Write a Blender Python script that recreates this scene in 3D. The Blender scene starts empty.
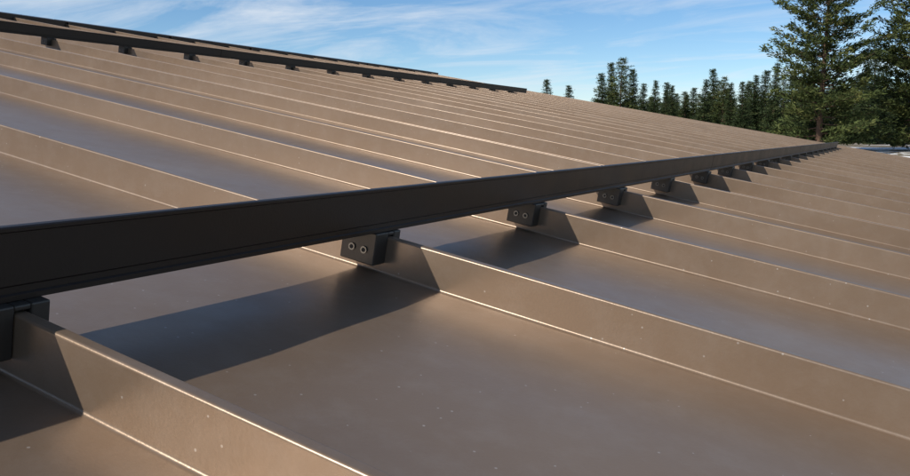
import bpy, bmesh, math, random
from mathutils import Vector, Matrix, noise
random.seed(7)
S=bpy.context.scene
S.view_settings.view_transform='Standard'; S.view_settings.look='None'; S.view_settings.exposure=0
H=0.225
TH=math.radians(10.53)
O=Vector((0,0,4.2))
U=Vector((0,1,0)); V=Vector((-math.cos(TH),0,math.sin(TH))); N=Vector((math.sin(TH),0,math.cos(TH)))
def R(u,v,w): return O+U*u+V*v+N*w
def link(o,parent=None):
    S.collection.objects.link(o)
    if parent: o.parent=parent
    return o
def empty(name):
    e=bpy.data.objects.new(name,None); e.empty_display_size=.2; return link(e)
def mesh_obj(name,verts,faces,mat,parent=None,smooth=False):
    m=bpy.data.meshes.new(name); m.from_pydata([tuple(v) for v in verts],[],faces); m.update()
    if smooth: m.polygons.foreach_set('use_smooth',[True]*len(m.polygons))
    if mat: m.materials.append(mat)
    return link(bpy.data.objects.new(name,m),parent)

# ---------------- materials
def newmat(name):
    m=bpy.data.materials.new(name); m.use_nodes=True
    nt=m.node_tree; return m,nt,nt.nodes['Principled BSDF']
def metal_paint(name,c1,c2,rough,metallic,coat=0.0,speck=True):
    m,nt,b=newmat(name); n=nt.nodes; l=nt.links
    tc=n.new('ShaderNodeTexCoord')
    n1=n.new('ShaderNodeTexNoise'); n1.inputs['Scale'].default_value=2.3; n1.inputs['Detail'].default_value=5
    l.new(tc.outputs['Object'],n1.inputs['Vector'])
    cr=n.new('ShaderNodeValToRGB'); cr.color_ramp.elements[0].position=.35; cr.color_ramp.elements[1].position=.7
    cr.color_ramp.elements[0].color=(*c1,1); cr.color_ramp.elements[1].color=(*c2,1)
    l.new(n1.outputs['Fac'],cr.inputs['Fac'])
    col=cr.outputs['Color']
    n2=n.new('ShaderNodeTexNoise'); n2.inputs['Scale'].default_value=9; n2.inputs['Detail'].default_value=6; n2.inputs['Roughness'].default_value=.7
    l.new(tc.outputs['Object'],n2.inputs['Vector'])
    mr=n.new('ShaderNodeMapRange'); mr.inputs['From Min'].default_value=.3; mr.inputs['From Max'].default_value=.7
    mr.inputs['To Min'].default_value=rough-.05; mr.inputs['To Max'].default_value=rough+.07
    l.new(n2.outputs['Fac'],mr.inputs['Value']); l.new(mr.outputs['Result'],b.inputs['Roughness'])
    if speck:
        for sc,th,keep,fac in ((110,.10,.82,.5),(38,.035,.85,.7)):
            vo=n.new('ShaderNodeTexVoronoi'); vo.inputs['Scale'].default_value=sc
            l.new(tc.outputs['Object'],vo.inputs['Vector'])
            wn=n.new('ShaderNodeSeparateColor'); l.new(vo.outputs['Color'],wn.inputs['Color'])
            a=n.new('ShaderNodeMath'); a.operation='LESS_THAN'; a.inputs[1].default_value=th
            l.new(vo.outputs['Distance'],a.inputs[0])
            c=n.new('ShaderNodeMath'); c.operation='GREATER_THAN'; c.inputs[1].default_value=keep
            l.new(wn.outputs[0],c.inputs[0])
            d=n.new('ShaderNodeMath'); d.operation='MULTIPLY'; l.new(a.outputs[0],d.inputs[0]); l.new(c.outputs[0],d.inputs[1])
            e=n.new('ShaderNodeMath'); e.operation='MULTIPLY'; e.inputs[1].default_value=fac; l.new(d.outputs[0],e.inputs[0])
            mx=n.new('ShaderNodeMix'); mx.data_type='RGBA'; l.new(e.outputs[0],mx.inputs['Factor'])
            l.new(col,mx.inputs['A']); mx.inputs['B'].default_value=(.55,.5,.45,1)
            col=mx.outputs['Result']
        # dust film
        n3=n.new('ShaderNodeTexNoise'); n3.inputs['Scale'].default_value=30; n3.inputs['Detail'].default_value=7; n3.inputs['Roughness'].default_value=.75
        l.new(tc.outputs['Object'],n3.inputs['Vector'])
        m3=n.new('ShaderNodeMapRange'); m3.inputs['From Min'].default_value=.45; m3.inputs['From Max'].default_value=.8; m3.inputs['To Max'].default_value=.2
        l.new(n3.outputs['Fac'],m3.inputs['Value'])
        mx2=n.new('ShaderNodeMix'); mx2.data_type='RGBA'; l.new(m3.outputs['Result'],mx2.inputs['Factor'])
        l.new(col,mx2.inputs['A']); mx2.inputs['B'].default_value=(.38,.33,.28,1)
        col=mx2.outputs['Result']
    l.new(col,b.inputs['Base Color'])
    b.inputs['Metallic'].default_value=metallic
    if coat: b.inputs['Coat Weight'].default_value=coat; b.inputs['Coat Roughness'].default_value=.22
    nb=n.new('ShaderNodeTexNoise'); nb.inputs['Scale'].default_value=420; nb.inputs['Detail'].default_value=2
    l.new(tc.outputs['Object'],nb.inputs['Vector'])
    bp=n.new('ShaderNodeBump'); bp.inputs['Strength'].default_value=.15; bp.inputs['Distance'].default_value=.0006
    l.new(nb.outputs['Fac'],bp.inputs['Height']); l.new(bp.outputs['Normal'],b.inputs['Normal'])
    return m
M_roof=metal_paint('bronze_roof_paint',(.215,.150,.100),(.248,.177,.121),.37,.45,coat=.18)
M_bar=metal_paint('dark_bronze_bar',(.015,.010,.0072),(.021,.0145,.0105),.40,.1,speck=False)
M_cap=metal_paint('ridge_cap_paint',(.03,.024,.02),(.045,.035,.028),.4,.2,speck=False)
M_clamp=metal_paint('clamp_aluminium_dark',(.05,.045,.039),(.08,.072,.063),.42,.5,speck=False)
M_hole,_,b=newmat('screw_socket'); b.inputs['Base Color'].default_value=(.006,.006,.006,1); b.inputs['Roughness'].default_value=.6
M_steel,_,b=newmat('set_screw_steel'); b.inputs['Base Color'].default_value=(.20,.195,.18,1); b.inputs['Metallic'].default_value=1; b.inputs['Roughness'].default_value=.42

# ---------------- building
bld=empty('metal_roofed_building')
SP=1.81*H; U0=1.28*H
VMIN=-12*H; VR=25*H; UMAX=42*H
ks=range(-9,33)
seamU=[U0+SP*k for k in ks if U0+SP*k<UMAX-.05]
SEAM_H=.177*H
def arc(cu,cw,r,a0,a1,n=4):
    return [(cu+r*math.cos(math.radians(a0+(a1-a0)*i/n)),cw+r*math.sin(math.radians(a0+(a1-a0)*i/n))) for i in range(n+1)]
hw=.0048
def seam_prof():
    r=.0028; rt=.0021; p=[]
    p+=arc(-hw-r,r,r,-90,0)            # base bend
    p+=arc(-hw+rt,SEAM_H-rt,rt,180,90) # top left
    p+=arc(hw-rt,SEAM_H-rt,rt,90,0)
    p+=[(hw,SEAM_H-.013),(.0015,SEAM_H-.0145)]
    p+=arc(.0015+r,r,r,180,270)
    return p
SPF=seam_prof()
prof=[] # (u,w,kind,t,panel)
edges=[seamU[0]-SP]+seamU+[UMAX]
for i in range(len(edges)-1):
    a,b_=edges[i],edges[i+1]
    if i>0:
        for (pu,pw) in SPF: prof.append((a+pu,pw,1,0,i))
    n=11
    ua=a+(.0043 if i>0 else 0); ub=b_-(.0076 if i<len(edges)-2 else 0)
    for j in range(1,n):
        t=j/n; prof.append((ua+(ub-ua)*t,0,0,t,i))
prof.append((UMAX,0,0,1,len(edges)))
vs=[VMIN+(VR-VMIN)*j/150 for j in range(151)]
verts=[];faces=[]
for v in vs:
    for (pu,pw,k,t,i) in prof:
        w=pw; u=pu
        if k==0:
            env=math.sin(math.pi*t)
            w+=env*.0056*noise.noise(Vector((i*7.3,v*1.7,t*1.6)))+env*.0028*noise.noise(Vector((i*3.1,v*5,t*3)))
        else:
            u+=(pw/SEAM_H)*.0024*noise.noise(Vector((i*5.7,v*1.9,3)))
            w*=1+.015*noise.noise(Vector((i*2.7,v*2.2,9)))
        verts.append(R(u,v,w))
n=len(prof)
for j in range(len(vs)-1):
    for i in range(n-1):
        faces.append((j*n+i,j*n+i+1,(j+1)*n+i+1,(j+1)*n+i))
roof=mesh_obj('standing_seam_roof_panels',verts,faces,M_roof,bld,True)
wn=roof.modifiers.new('wn','WEIGHTED_NORMAL'); wn.weight=80

def box_faces(vl,fl,c):
    b=len(vl); vl+=c
    for f in ((0,3,2,1),(4,5,6,7),(0,1,5,4),(1,2,6,5),(2,3,7,6),(3,0,4,7)): fl.append(tuple(b+i for i in f))
def rbox(vl,fl,u0,u1,v0,v1,w0,w1,f=R):
    box_faces(vl,fl,[f(u0,v0,w0),f(u1,v0,w0),f(u1,v1,w0),f(u0,v1,w0),f(u0,v0,w1),f(u1,v0,w1),f(u1,v1,w1),f(u0,v1,w1)])
def bevel(o,w,seg=2):
    m=o.modifiers.new('bev','BEVEL'); m.width=w; m.segments=seg; m.limit_method='ANGLE'; m.angle_limit=math.radians(35)

# other slope (mirrored about the ridge)
apex=R(0,VR,0)
V2=Vector((-math.cos(TH),0,-math.sin(TH))); N2=Vector((-math.sin(TH),0,math.cos(TH)))
def R2(u,s,w): return Vector((apex.x,0,apex.z))+U*u+V2*s+N2*w
SL=VR-VMIN
vl=[];fl=[]
rbox(vl,fl,edges[0],UMAX,0.01,SL,-.012,0,R2)
for su in seamU: rbox(vl,fl,su-hw,su+hw,.1,SL,0.0005,SEAM_H,R2)
mesh_obj('rear_roof_slope',vl,fl,M_roof,bld)
# ridge cap
vl=[];fl=[]
cu=edges[0]+.03; 
while cu<UMAX-.05:
    ce=min(cu+.93,UMAX)
    rbox(vl,fl,cu,ce,VR-.17,VR-.166,.004,.060)
    rbox(vl,fl,cu,ce,VR-.166,VR+.002,.056,.060)
    rbox(vl,fl,cu,ce,.0,.16,.057,.061,R2)
    rbox(vl,fl,cu,ce,.161,.165,.004,.061,R2)
    cu=ce+.035
mesh_obj('ridge_cap',vl,fl,M_cap,bld)
vl=[];fl=[]
rbox(vl,fl,edges[0],UMAX,VR-.15,VR-.14,.001,.052); rbox(vl,fl,edges[0],UMAX,VR-.13,VR-.004,.045,.0545)
mesh_obj('ridge_vent_closure',vl,fl,M_cap,bld)
# rake trim both ends, fascia
vl=[];fl=[]
for (a,b2) in ((UMAX+.001,UMAX+.02),(edges[0]-.02,edges[0]-.001)):
    rbox(vl,fl,a,b2,VMIN,VR-.02,-.15,.006)
    rbox(vl,fl,a,b2,.02,SL,-.15,.006,R2)
rbox(vl,fl,edges[0]-.02,UMAX+.02,VMIN-.022,VMIN-.002,-.16,-.001)
rbox(vl,fl,edges[0]-.02,UMAX+.02,SL+.002,SL+.022,-.16,-.001,R2)
o=mesh_obj('rake_and_eave_trim',vl,fl,M_roof,bld)
# deck + walls
M_wall,nt,b=newmat('board_siding'); 
tc=nt.nodes.new('ShaderNodeTexCoord'); wv=nt.nodes.new('ShaderNodeTexWave'); wv.inputs['Scale'].default_value=1.2; wv.bands_direction='Z'; wv.wave_profile='SAW'
nt.links.new(tc.outputs['Object'],wv.inputs['Vector'])
cr=nt.nodes.new('ShaderNodeValToRGB'); cr.color_ramp.elements[0].color=(.12,.07,.04,1); cr.color_ramp.elements[1].color=(.24,.16,.10,1); cr.color_ramp.elements[0].position=.02;cr.color_ramp.elements[1].position=.1
nt.links.new(wv.outputs['Color'],cr.inputs['Fac']); nt.links.new(cr.outputs['Color'],b.inputs['Base Color']); b.inputs['Roughness'].default_value=.8
vl=[];fl=[]
rbox(vl,fl,edges[0],UMAX,VMIN,VR-.03,-.14,-.02)
rbox(vl,fl,edges[0],UMAX,.03,SL,-.14,-.02,R2)
mesh_obj('roof_deck',vl,fl,M_wall,bld)
xe=R(0,VMIN,0).x-.5; xw=R2(0,SL,0).x+.5; ze=R(0,VMIN+.5,-.15).z; zr=apex.z-.17
y0=edges[0]+.4; y1=UMAX-.4
wv_=[(xe,y0,0),(xe,y1,0),(xw,y1,0),(xw,y0,0),(xe,y0,ze),(xe,y1,ze),(xw,y1,ze),(xw,y0,ze),(apex.x,y0,zr),(apex.x,y1,zr)]
mesh_obj('walls',[Vector(p) for p in wv_],[(0,1,5,4),(1,2,6,9,5),(2,3,7,6),(3,0,4,8,7)],M_wall,bld)
M_glass,_,b=newmat('window_glass'); b.inputs['Base Color'].default_value=(.03,.04,.05,1); b.inputs['Roughness'].default_value=.05
M_white,_,b=newmat('window_frame_paint'); b.inputs['Base Color'].default_value=(.7,.68,.62,1)
def wbox(vl,fl,x0,x1,y0,y1,z0,z1):
    box_faces(vl,fl,[Vector(p) for p in ((x0,y0,z0),(x1,y0,z0),(x1,y1,z0),(x0,y1,z0),(x0,y0,z1),(x1,y0,z1),(x1,y1,z1),(x0,y1,z1))])
gv=[];gf=[];fv=[];ff=[]
for yy in (-1,2,5,7.2):
    wbox(gv,gf,xe+.01,xe+.02,yy,yy+1.2,1,2.2)
    for a in ((yy-.08,yy,.92,2.28),(yy+1.2,yy+1.28,.92,2.28),(yy,yy+1.2,.92,1),(yy,yy+1.2,2.2,2.28)): wbox(fv,ff,xe+.003,xe+.05,a[0],a[1],a[2],a[3])
mesh_obj('window_panes',gv,gf,M_glass,bld); mesh_obj('window_frames',fv,ff,M_white,bld)

# ---------------- snow guard rails
def cyl(vl,fl,c,ax,r,l,seg=16,ri=None):
    ax=ax.normalized(); t=ax.orthogonal().normalized(); s=ax.cross(t); b=len(vl)
    for q in range(2):
        for i in range(seg):
            a=2*math.pi*i/seg; vl.append(c+ax*(l*q)+t*(r*math.cos(a))+s*(r*math.sin(a)))
    for i in range(seg): fl.append((b+i,b+(i+1)%seg,b+seg+(i+1)%seg,b+seg+i))
    fl.append(tuple(b+seg+i for i in range(seg))); fl.append(tuple(b+seg-1-i for i in range(seg)))
def rail(name,Vb,u0,u1,first):
    e=empty(name)
    Hb=.203*H; Ht=.409*H
    t=.0028
    sec=[(0,0),(0,.0035),(.0016,.0045),(.0016,.0085),(.0005,.0098),(.0005,Ht-Hb-.004),(-.0008,Ht-Hb-.003),(-.0008,Ht-Hb-.0008),(0,Ht-Hb),(.0038,Ht-Hb),(.0044,Ht-Hb-.001),(.0044,t+.001),(.0055,t),(.060,t),(.0615,t+.0008),(.0615,.009),(.064,.009),(.064,0)]
    vl=[];fl=[]
    cuts=[u0]; c=first
    while c<u1-.2:
        if c>u0: cuts.append(c)
        c+=2.44
    cuts.append(u1)
    for a,b2 in zip(cuts[:-1],cuts[1:]):
        a+=.0012; b2-=.0012; b=len(vl); nn=len(sec)
        steps=max(1,int((b2-a)/.3))
        for s in range(steps+1):
            uu=a+(b2-a)*s/steps
            for (dv,dw) in sec:
                vl.append(R(uu,Vb+dv+.0012*noise.noise(Vector((uu*.7,Vb,0))),Hb+dw))
        for s in range(steps):
            for i in range(nn):
                j=(i+1)%nn
                fl.append((b+s*nn+i,b+s*nn+j,b+(s+1)*nn+j,b+(s+1)*nn+i))
        fl.append(tuple(b+i for i in range(nn))); fl.append(tuple(b+steps*nn+nn-1-i for i in range(nn)))
    mesh_obj('rail_bar',vl,fl,M_bar,e)
    vl=[];fl=[]
    for c in cuts[1:-1]: rbox(vl,fl,c-.06,c+.06,Vb+.0050,Vb+.0075,Hb+.006,Ht-.006)
    if vl: mesh_obj('splice_plates',vl,fl,M_bar,e)
    cv=[];cf=[];hv=[];hf=[];sv=[];sf=[]
    for su in seamU:
        if su<u0+.02 or su>u1-.02: continue
        sh=.003*math.sin(su*37)
        wl=-.027; wr=.018; va=Vb-.004+sh; vb=Vb+.038+sh
        w0=.0115; w1=Hb-.0004; sw=SEAM_H+.0015
        rbox(cv,cf,su+wl,su-hw-.0003,va,vb,w0,w1)
        rbox(cv,cf,su+hw+.0008,su+wr,va,vb,w0+.003,w1)
        rbox(cv,cf,su-hw-.0003,su+hw+.0008,va+.0003,vb-.0003,sw,w1-.0002)
        for dv in (.013,.028):
            cyl(sv,sf,R(su+wl-.0016,va+dv,w0+.0145),U,.0038,.003)
            cyl(hv,hf,R(su+wl-.0020,va+dv,w0+.0145),U,.0024,.002,6)
        cyl(sv,sf,R(su,Vb+.030,Hb+.003),N,.0075,.0055,6)
    o=mesh_obj('seam_clamps',cv,cf,M_clamp,e); bevel(o,.0012)
    mesh_obj('set_screws',sv,sf,M_steel,e); mesh_obj('set_screw_sockets',hv,hf,M_hole,e)
    return e
rail('snow_guard_rail',1.91*H,edges[0]+.3,36*H,10.5*H)
rail('snow_guard_rail',14.7*H,edges[0]+.3,33.5*H,4.0*H)

# ---------------- terrain
M_gr,nt,b=newmat('snowy_dry_grass'); n=nt.nodes;l=nt.links
tc=n.new('ShaderNodeTexCoord')
a=n.new('ShaderNodeTexNoise'); a.inputs['Scale'].default_value=.14; a.inputs['Detail'].default_value=8; a.inputs['Roughness'].default_value=.7
l.new(tc.outputs['Object'],a.inputs['Vector'])
g=n.new('ShaderNodeTexNoise'); g.inputs['Scale'].default_value=1.5; g.inputs['Detail'].default_value=8
l.new(tc.outputs['Object'],g.inputs['Vector'])
cg=n.new('ShaderNodeValToRGB'); cg.color_ramp.elements[0].color=(.06,.05,.03,1); cg.color_ramp.elements[1].color=(.22,.17,.10,1); cg.color_ramp.elements[0].position=.35; cg.color_ramp.elements[1].position=.65
l.new(g.outputs['Fac'],cg.inputs['Fac'])
cs=n.new('ShaderNodeValToRGB'); cs.color_ramp.elements[0].position=.53; cs.color_ramp.elements[1].position=.57
l.new(a.outputs['Fac'],cs.inputs['Fac'])
mx=n.new('ShaderNodeMix'); mx.data_type='RGBA'; l.new(cs.outputs['Color'],mx.inputs['Factor']); l.new(cg.outputs['Color'],mx.inputs['A']); mx.inputs['B'].default_value=(.75,.75,.75,1)
l.new(mx.outputs['Result'],b.inputs['Base Color']); b.inputs['Roughness'].default_value=.85
def sst(a,b,x):
    t=max(0,min(1,(x-a)/(b-a))); return t*t*(3-2*t)
def gz(x,y):
    d=math.hypot(x,y)
    z=3.3*sst(22,85,d)+1.0*sst(85,300,d)+6*sst(400,1500,d)
    z+=sst(20,60,d)*.35*noise.noise(Vector((x*.03,y*.03,0)))
    return z
vl=[];fl=[]
rad=[0,5,10,15,20,26,33,40,48,56,65,75,86,98,112,130,150,175,210,260,330,430,600,900,1400,2500,5000]
nA=128
for r in rad:
    for i in range(nA):
        a_=2*math.pi*i/nA; x=r*math.cos(a_); y=r*math.sin(a_); vl.append(Vector((x,y,gz(x,y))))
for j in range(len(rad)-1):
    for i in range(nA):
        fl.append((j*nA+i,(j+1)*nA+i,(j+1)*nA+(i+1)%nA,j*nA+(i+1)%nA))
mesh_obj('ground',vl,fl,M_gr,None,True)

# ---------------- trees
def foliage_mat(name,c1,c2,c3):
    m,nt,b=newmat(name); n=nt.nodes;l=nt.links
    at=n.new('ShaderNodeAttribute'); at.attribute_name='tone'
    cr=n.new('ShaderNodeValToRGB'); cr.color_ramp.elements[0].color=(*c1,1); cr.color_ramp.elements[1].color=(*c3,1)
    k=cr.color_ramp.elements.new(.5); k.color=(*c2,1)
    l.new(at.outputs['Fac'],cr.inputs['Fac']); l.new(cr.outputs['Color'],b.inputs['Base Color'])
    b.inputs['Roughness'].default_value=.7; b.inputs['Specular IOR Level'].default_value=.15
    return m
M_f1=foliage_mat('pine_needles',(.03,.042,.014),(.06,.08,.024),(.13,.135,.04))
M_f2=foliage_mat('dark_fir_needles',(.022,.034,.014),(.04,.06,.022),(.08,.095,.033))
M_bark,nt,b=newmat('pine_bark'); nn_=nt.nodes.new('ShaderNodeTexNoise'); nn_.inputs['Scale'].default_value=6
cr=nt.nodes.new('ShaderNodeValToRGB'); cr.color_ramp.elements[0].color=(.04,.025,.016,1); cr.color_ramp.elements[1].color=(.16,.09,.055,1)
nt.links.new(nn_.outputs['Fac'],cr.inputs['Fac']); nt.links.new(cr.outputs['Color'],b.inputs['Base Color']); b.inputs['Roughness'].default_value=.9
def tube(vl,fl,pts,rs,seg=6):
    b=len(vl)
    d=(pts[-1]-pts[0]).normalized(); t1=d.orthogonal().normalized(); t2=d.cross(t1)
    for p,r in zip(pts,rs):
        for i in range(seg):
            a_=2*math.pi*i/seg; vl.append(p+t1*(r*math.cos(a_))+t2*(r*math.sin(a_)))
    for j in range(len(pts)-1):
        for i in range(seg): fl.append((b+j*seg+i,b+j*seg+(i+1)%seg,b+(j+1)*seg+(i+1)%seg,b+(j+1)*seg+i))
def tree_mesh(seed,h,rmax,base,nb,style,clump,per,size):
    rnd=random.Random(seed); wv=[];wf=[];fv=[];ff=[];tone=[]
    lean=Vector((rnd.uniform(-.02,.02),rnd.uniform(-.02,.02),1))
    pts=[Vector((lean.x*h*t+.12*math.sin(t*5+seed),lean.y*h*t+.1*math.cos(t*4+seed),h*t)) for t in [i/10 for i in range(11)]]
    tr=h*.015
    tube(wv,wf,pts,[tr*(1-.95*i/10) for i in range(11)],8)
    def trunk(t):
        i=min(9,int(t*10)); f=t*10-i; return pts[i].lerp(pts[i+1],f)
    for k in range(nb):
        t=base+(1-base)*((k+rnd.uniform(-1.5,2.5))/nb)**.95 if k>2 else base
        t=min(max(t,base),.985)
        q=(t-base)/(1-base)
        gp=1+.35*noise.noise(Vector((t*9,seed*3.3,0)))
        if style=='pine':
            L=rmax*min(1,(.7+q*1.3))*(1-q)**.70*rnd.uniform(.5,1.12)*gp
            if rnd.random()<.1: L*=1.3
        else: L=rmax*(1-q)**.92*rnd.uniform(.6,1.1)*gp
        L=max(L,.07*rmax)
        az=k*2.399+rnd.uniform(-.6,.6)
        up=(-.18+q*.85+rnd.uniform(-.15,.15)) if style=='pine' else (-.42+q*1.1+rnd.uniform(-.12,.12))
        d=Vector((math.cos(az),math.sin(az),0)); p0=trunk(t)
        curl=.25 if style=='pine' else .18
        def bpt(f): return p0+d*(L*f)+Vector((0,0,L*(up*f+curl*f*f)))
        bp=[bpt(s/4) for s in range(5)]
        r0=max(.012,tr*.25*(1-q)+.012)
        tube(wv,wf,bp,[r0*(1-.85*s/4) for s in range(5)],4)
        nc=max(2,int(clump*L/rmax+.5))
        side=d.cross(Vector((0,0,1)))
        sz=size*(1-.4*q)
        for c in range(nc):
            f=(.25 if style=='pine' else .05)+.8*(c+rnd.random())/nc; f=min(f,1.03)
            sp=.34*L*(1-.5*f)*(f**.5)
            cc=bpt(f)+side*rnd.uniform(-sp,sp)+Vector((0,0,rnd.uniform(-.08,.10)))
            tn=min(1,max(0,rnd.gauss(.4,.22)+.2*(f-.5)))
            for _ in range(per):
                o_=d*rnd.gauss(0,sz*.64)+side*rnd.gauss(0,sz*.64)+Vector((0,0,rnd.gauss(0,sz*.30)))
                dd=(d*rnd.uniform(.1,1)+side*rnd.uniform(-.8,.8)+Vector((0,0,rnd.uniform(-.3,.75)))).normalized()
                ln=sz*rnd.uniform(.6,1.25); sd=dd.orthogonal().normalized(); sd.rotate(Matrix.Rotation(rnd.uniform(0,6.28),3,dd)); sd*=ln*.14
                b=len(fv); p=cc+o_
                fv+= [p,p+dd*ln*.45-sd,p+dd*ln,p+dd*ln*.45+sd]
                ff.append((b,b+1,b+2,b+3)); tone.append(min(1,max(0,tn+rnd.uniform(-.15,.15))))
    return wv,wf,fv,ff,tone
def build_tree_meshes(nm,mat,*a):
    wv,wf,fv,ff,tone=tree_mesh(*a)
    m1=bpy.data.meshes.new(nm+'_wood'); m1.from_pydata([tuple(v) for v in wv],[],wf); m1.materials.append(M_bark)
    m1.polygons.foreach_set('use_smooth',[True]*len(m1.polygons))
    m2=bpy.data.meshes.new(nm+'_needles'); m2.from_pydata([tuple(v) for v in fv],[],ff); m2.materials.append(mat)
    at=m2.attributes.new('tone','FLOAT','FACE'); at.data.foreach_set('value',tone)
    return m1,m2
FW=-28.56
def place(parent,ms,px_bear,dist,sc,rot,names=('trunk_and_limbs','needle_foliage'),wide=1.0):
    """bearing in degrees clockwise from +Y, distance in metres"""
    a_=math.radians(px_bear); x=dist*math.sin(a_); y=dist*math.cos(a_)
    for nm,m in zip(names,ms):
        o=bpy.data.objects.new(nm,m); link(o,parent); o.location=(x,y,gz(x,y)-.1); o.rotation_euler=(0,0,rot); o.scale=(sc*wide,sc*wide,sc)
big1=build_tree_meshes('pine_a',M_f1,11,18,5.1,.06,145,'pine',14,36,.41)
big2=build_tree_meshes('pine_b',M_f1,23,18,4.8,.04,140,'pine',14,36,.41)
e=empty('pine_tree'); place(e,big1,-4.2,74,1.06,.6)
e=empty('pine_tree'); place(e,big2,1.1,80,1.08,2.0)
e=empty('pine_tree'); place(e,big1,5.2,76,.95,3.9)
small=[build_tree_meshes('fir_%d'%i,(M_f2,M_f1)[i%2],40+i,12,(2.5,3.0,2.8,3.3)[i],.04,115,('fir','pine','fir','pine')[i],9,20,.43) for i in range(4)]
F=empty('distant_pine_forest')
rnd=random.Random(5)
def treeto(be,dist,elev,k,rot=0):
    a_=math.radians(be); g=gz(dist*math.sin(a_),dist*math.cos(a_)); top=4.42+elev*dist*math.cos(a_-math.radians(FW))
    place(F,small[k],be,dist,(top-g)/12.0,rot,wide=rnd.uniform(1.0,1.4))
def be(x): return math.degrees(math.atan((x-455)/808))+FW
skyl=[(548,80,2),(567,86,0),(602,74,0),(611,64,2),(620,60,1),(631,70,2),(641,84,0),(653,81,0),(664,90,2),(672,86,0),(684,92,3),(693,88,2),(703,80,0),(712,70,2),(722,78,1),(731,84,0),(742,82,2),(752,76,0),(764,71,2),(773,64,0),(781,76,3),(790,72,2),(800,83,0),(812,86,2),(862,62,0),(873,50,2),(880,66,0),(920,50,1)]
for (x,y,k) in skyl:
    treeto(be(x),rnd.uniform(115,150),(136-y)/808,k,rnd.uniform(0,6))
for i in range(180):
    x=rnd.uniform(595,1250) if i<140 else rnd.uniform(-1200,560)
    d=rnd.uniform(140,240)
    y=rnd.uniform(80,110) if x>660 else rnd.uniform(94,118)
    bb=be(x)
    a_=math.radians(bb); g=gz(d*math.sin(a_),d*math.cos(a_)); top=4.42+(136-y)/808*d*.95
    place(F,small[rnd.randrange(4)],bb,d,max(.4,(top-g)/12.0),rnd.uniform(0,6),wide=1.4)

# ---------------- light
sun_dir=(N+V*.80-U*1.25).normalized()
el=math.asin(sun_dir.z); az=math.atan2(sun_dir.x,sun_dir.y)
sl=bpy.data.lights.new('sun','SUN'); sl.energy=4.7; sl.angle=math.radians(.5); sl.color=(1,.94,.85)
so=link(bpy.data.objects.new('sun',sl)); so.rotation_euler=sun_dir.to_track_quat('Z','Y').to_euler(); so.location=(0,0,30)
W=bpy.data.worlds.new('World'); S.world=W; W.use_nodes=True; nt=W.node_tree; n=nt.nodes;l=nt.links
sky=n.new('ShaderNodeTexSky'); sky.sky_type='NISHITA'; sky.sun_disc=False; sky.sun_elevation=el; sky.sun_rotation=az
sky.altitude=1500; sky.air_density=1.0; sky.dust_density=.25; sky.ozone_density=2.6
hs=n.new('ShaderNodeHueSaturation'); hs.inputs['Saturation'].default_value=1.2; hs.inputs['Value'].default_value=1.12; l.new(sky.outputs[0],hs.inputs['Color'])
tc=n.new('ShaderNodeTexCoord'); sep=n.new('ShaderNodeSeparateXYZ'); l.new(tc.outputs['Generated'],sep.inputs[0])
zz=n.new('ShaderNodeMath'); zz.operation='MAXIMUM'; zz.inputs[1].default_value=.0; l.new(sep.outputs['Z'],zz.inputs[0])
za=n.new('ShaderNodeMath'); za.operation='ADD'; za.inputs[1].default_value=.12; l.new(zz.outputs[0],za.inputs[0])
dx=n.new('ShaderNodeMath'); dx.operation='DIVIDE'; l.new(sep.outputs['X'],dx.inputs[0]); l.new(za.outputs[0],dx.inputs[1])
dy=n.new('ShaderNodeMath'); dy.operation='DIVIDE'; l.new(sep.outputs['Y'],dy.inputs[0]); l.new(za.outputs[0],dy.inputs[1])
cb=n.new('ShaderNodeCombineXYZ'); l.new(dx.outputs[0],cb.inputs[0]); l.new(dy.outputs[0],cb.inputs[1])
mp=n.new('ShaderNodeMapping'); mp.inputs['Rotation'].default_value=(0,0,.75); mp.inputs['Scale'].default_value=(.6,1.2,1); mp.inputs['Location'].default_value=(1.0,.2,0); l.new(cb.outputs[0],mp.inputs[0])
cn=n.new('ShaderNodeTexNoise'); cn.inputs['Scale'].default_value=1.0; cn.inputs['Detail'].default_value=9; cn.inputs['Roughness'].default_value=.64; cn.inputs['Distortion'].default_value=.8
l.new(mp.outputs[0],cn.inputs['Vector'])
cc=n.new('ShaderNodeMapRange'); cc.inputs['From Min'].default_value=.44; cc.inputs['From Max'].default_value=.74; cc.inputs['To Max'].default_value=.8
l.new(cn.outputs['Fac'],cc.inputs['Value'])
mx=n.new('ShaderNodeMix'); mx.data_type='RGBA'; l.new(cc.outputs['Result'],mx.inputs['Factor']); l.new(hs.outputs[0],mx.inputs['A']); mx.inputs['B'].default_value=(7.6,8.0,8.5,1)
bg=n['Background']; bg.inputs['Strength'].default_value=.108; l.new(mx.outputs['Result'],bg.inputs['Color'])

# ---------------- camera
cam=bpy.data.cameras.new('camera'); cam.lens=36*802/910; cam.sensor_width=36; cam.clip_start=.01; cam.clip_end=12000
co=link(bpy.data.objects.new('camera',cam)); S.camera=co
p=math.atan(102/802)
du=Vector((440,102,-802)).normalized()      # rail direction in camera axes (right, up, back)
up=Vector((0,math.cos(p),math.sin(p)))
xw_=du.cross(up)
Mx=Matrix(((xw_.x,xw_.y,xw_.z),(du.x,du.y,du.z),(up.x,up.y,up.z)))
co.matrix_world=Matrix.Translation(R(0,0,H))@Mx.to_4x4()
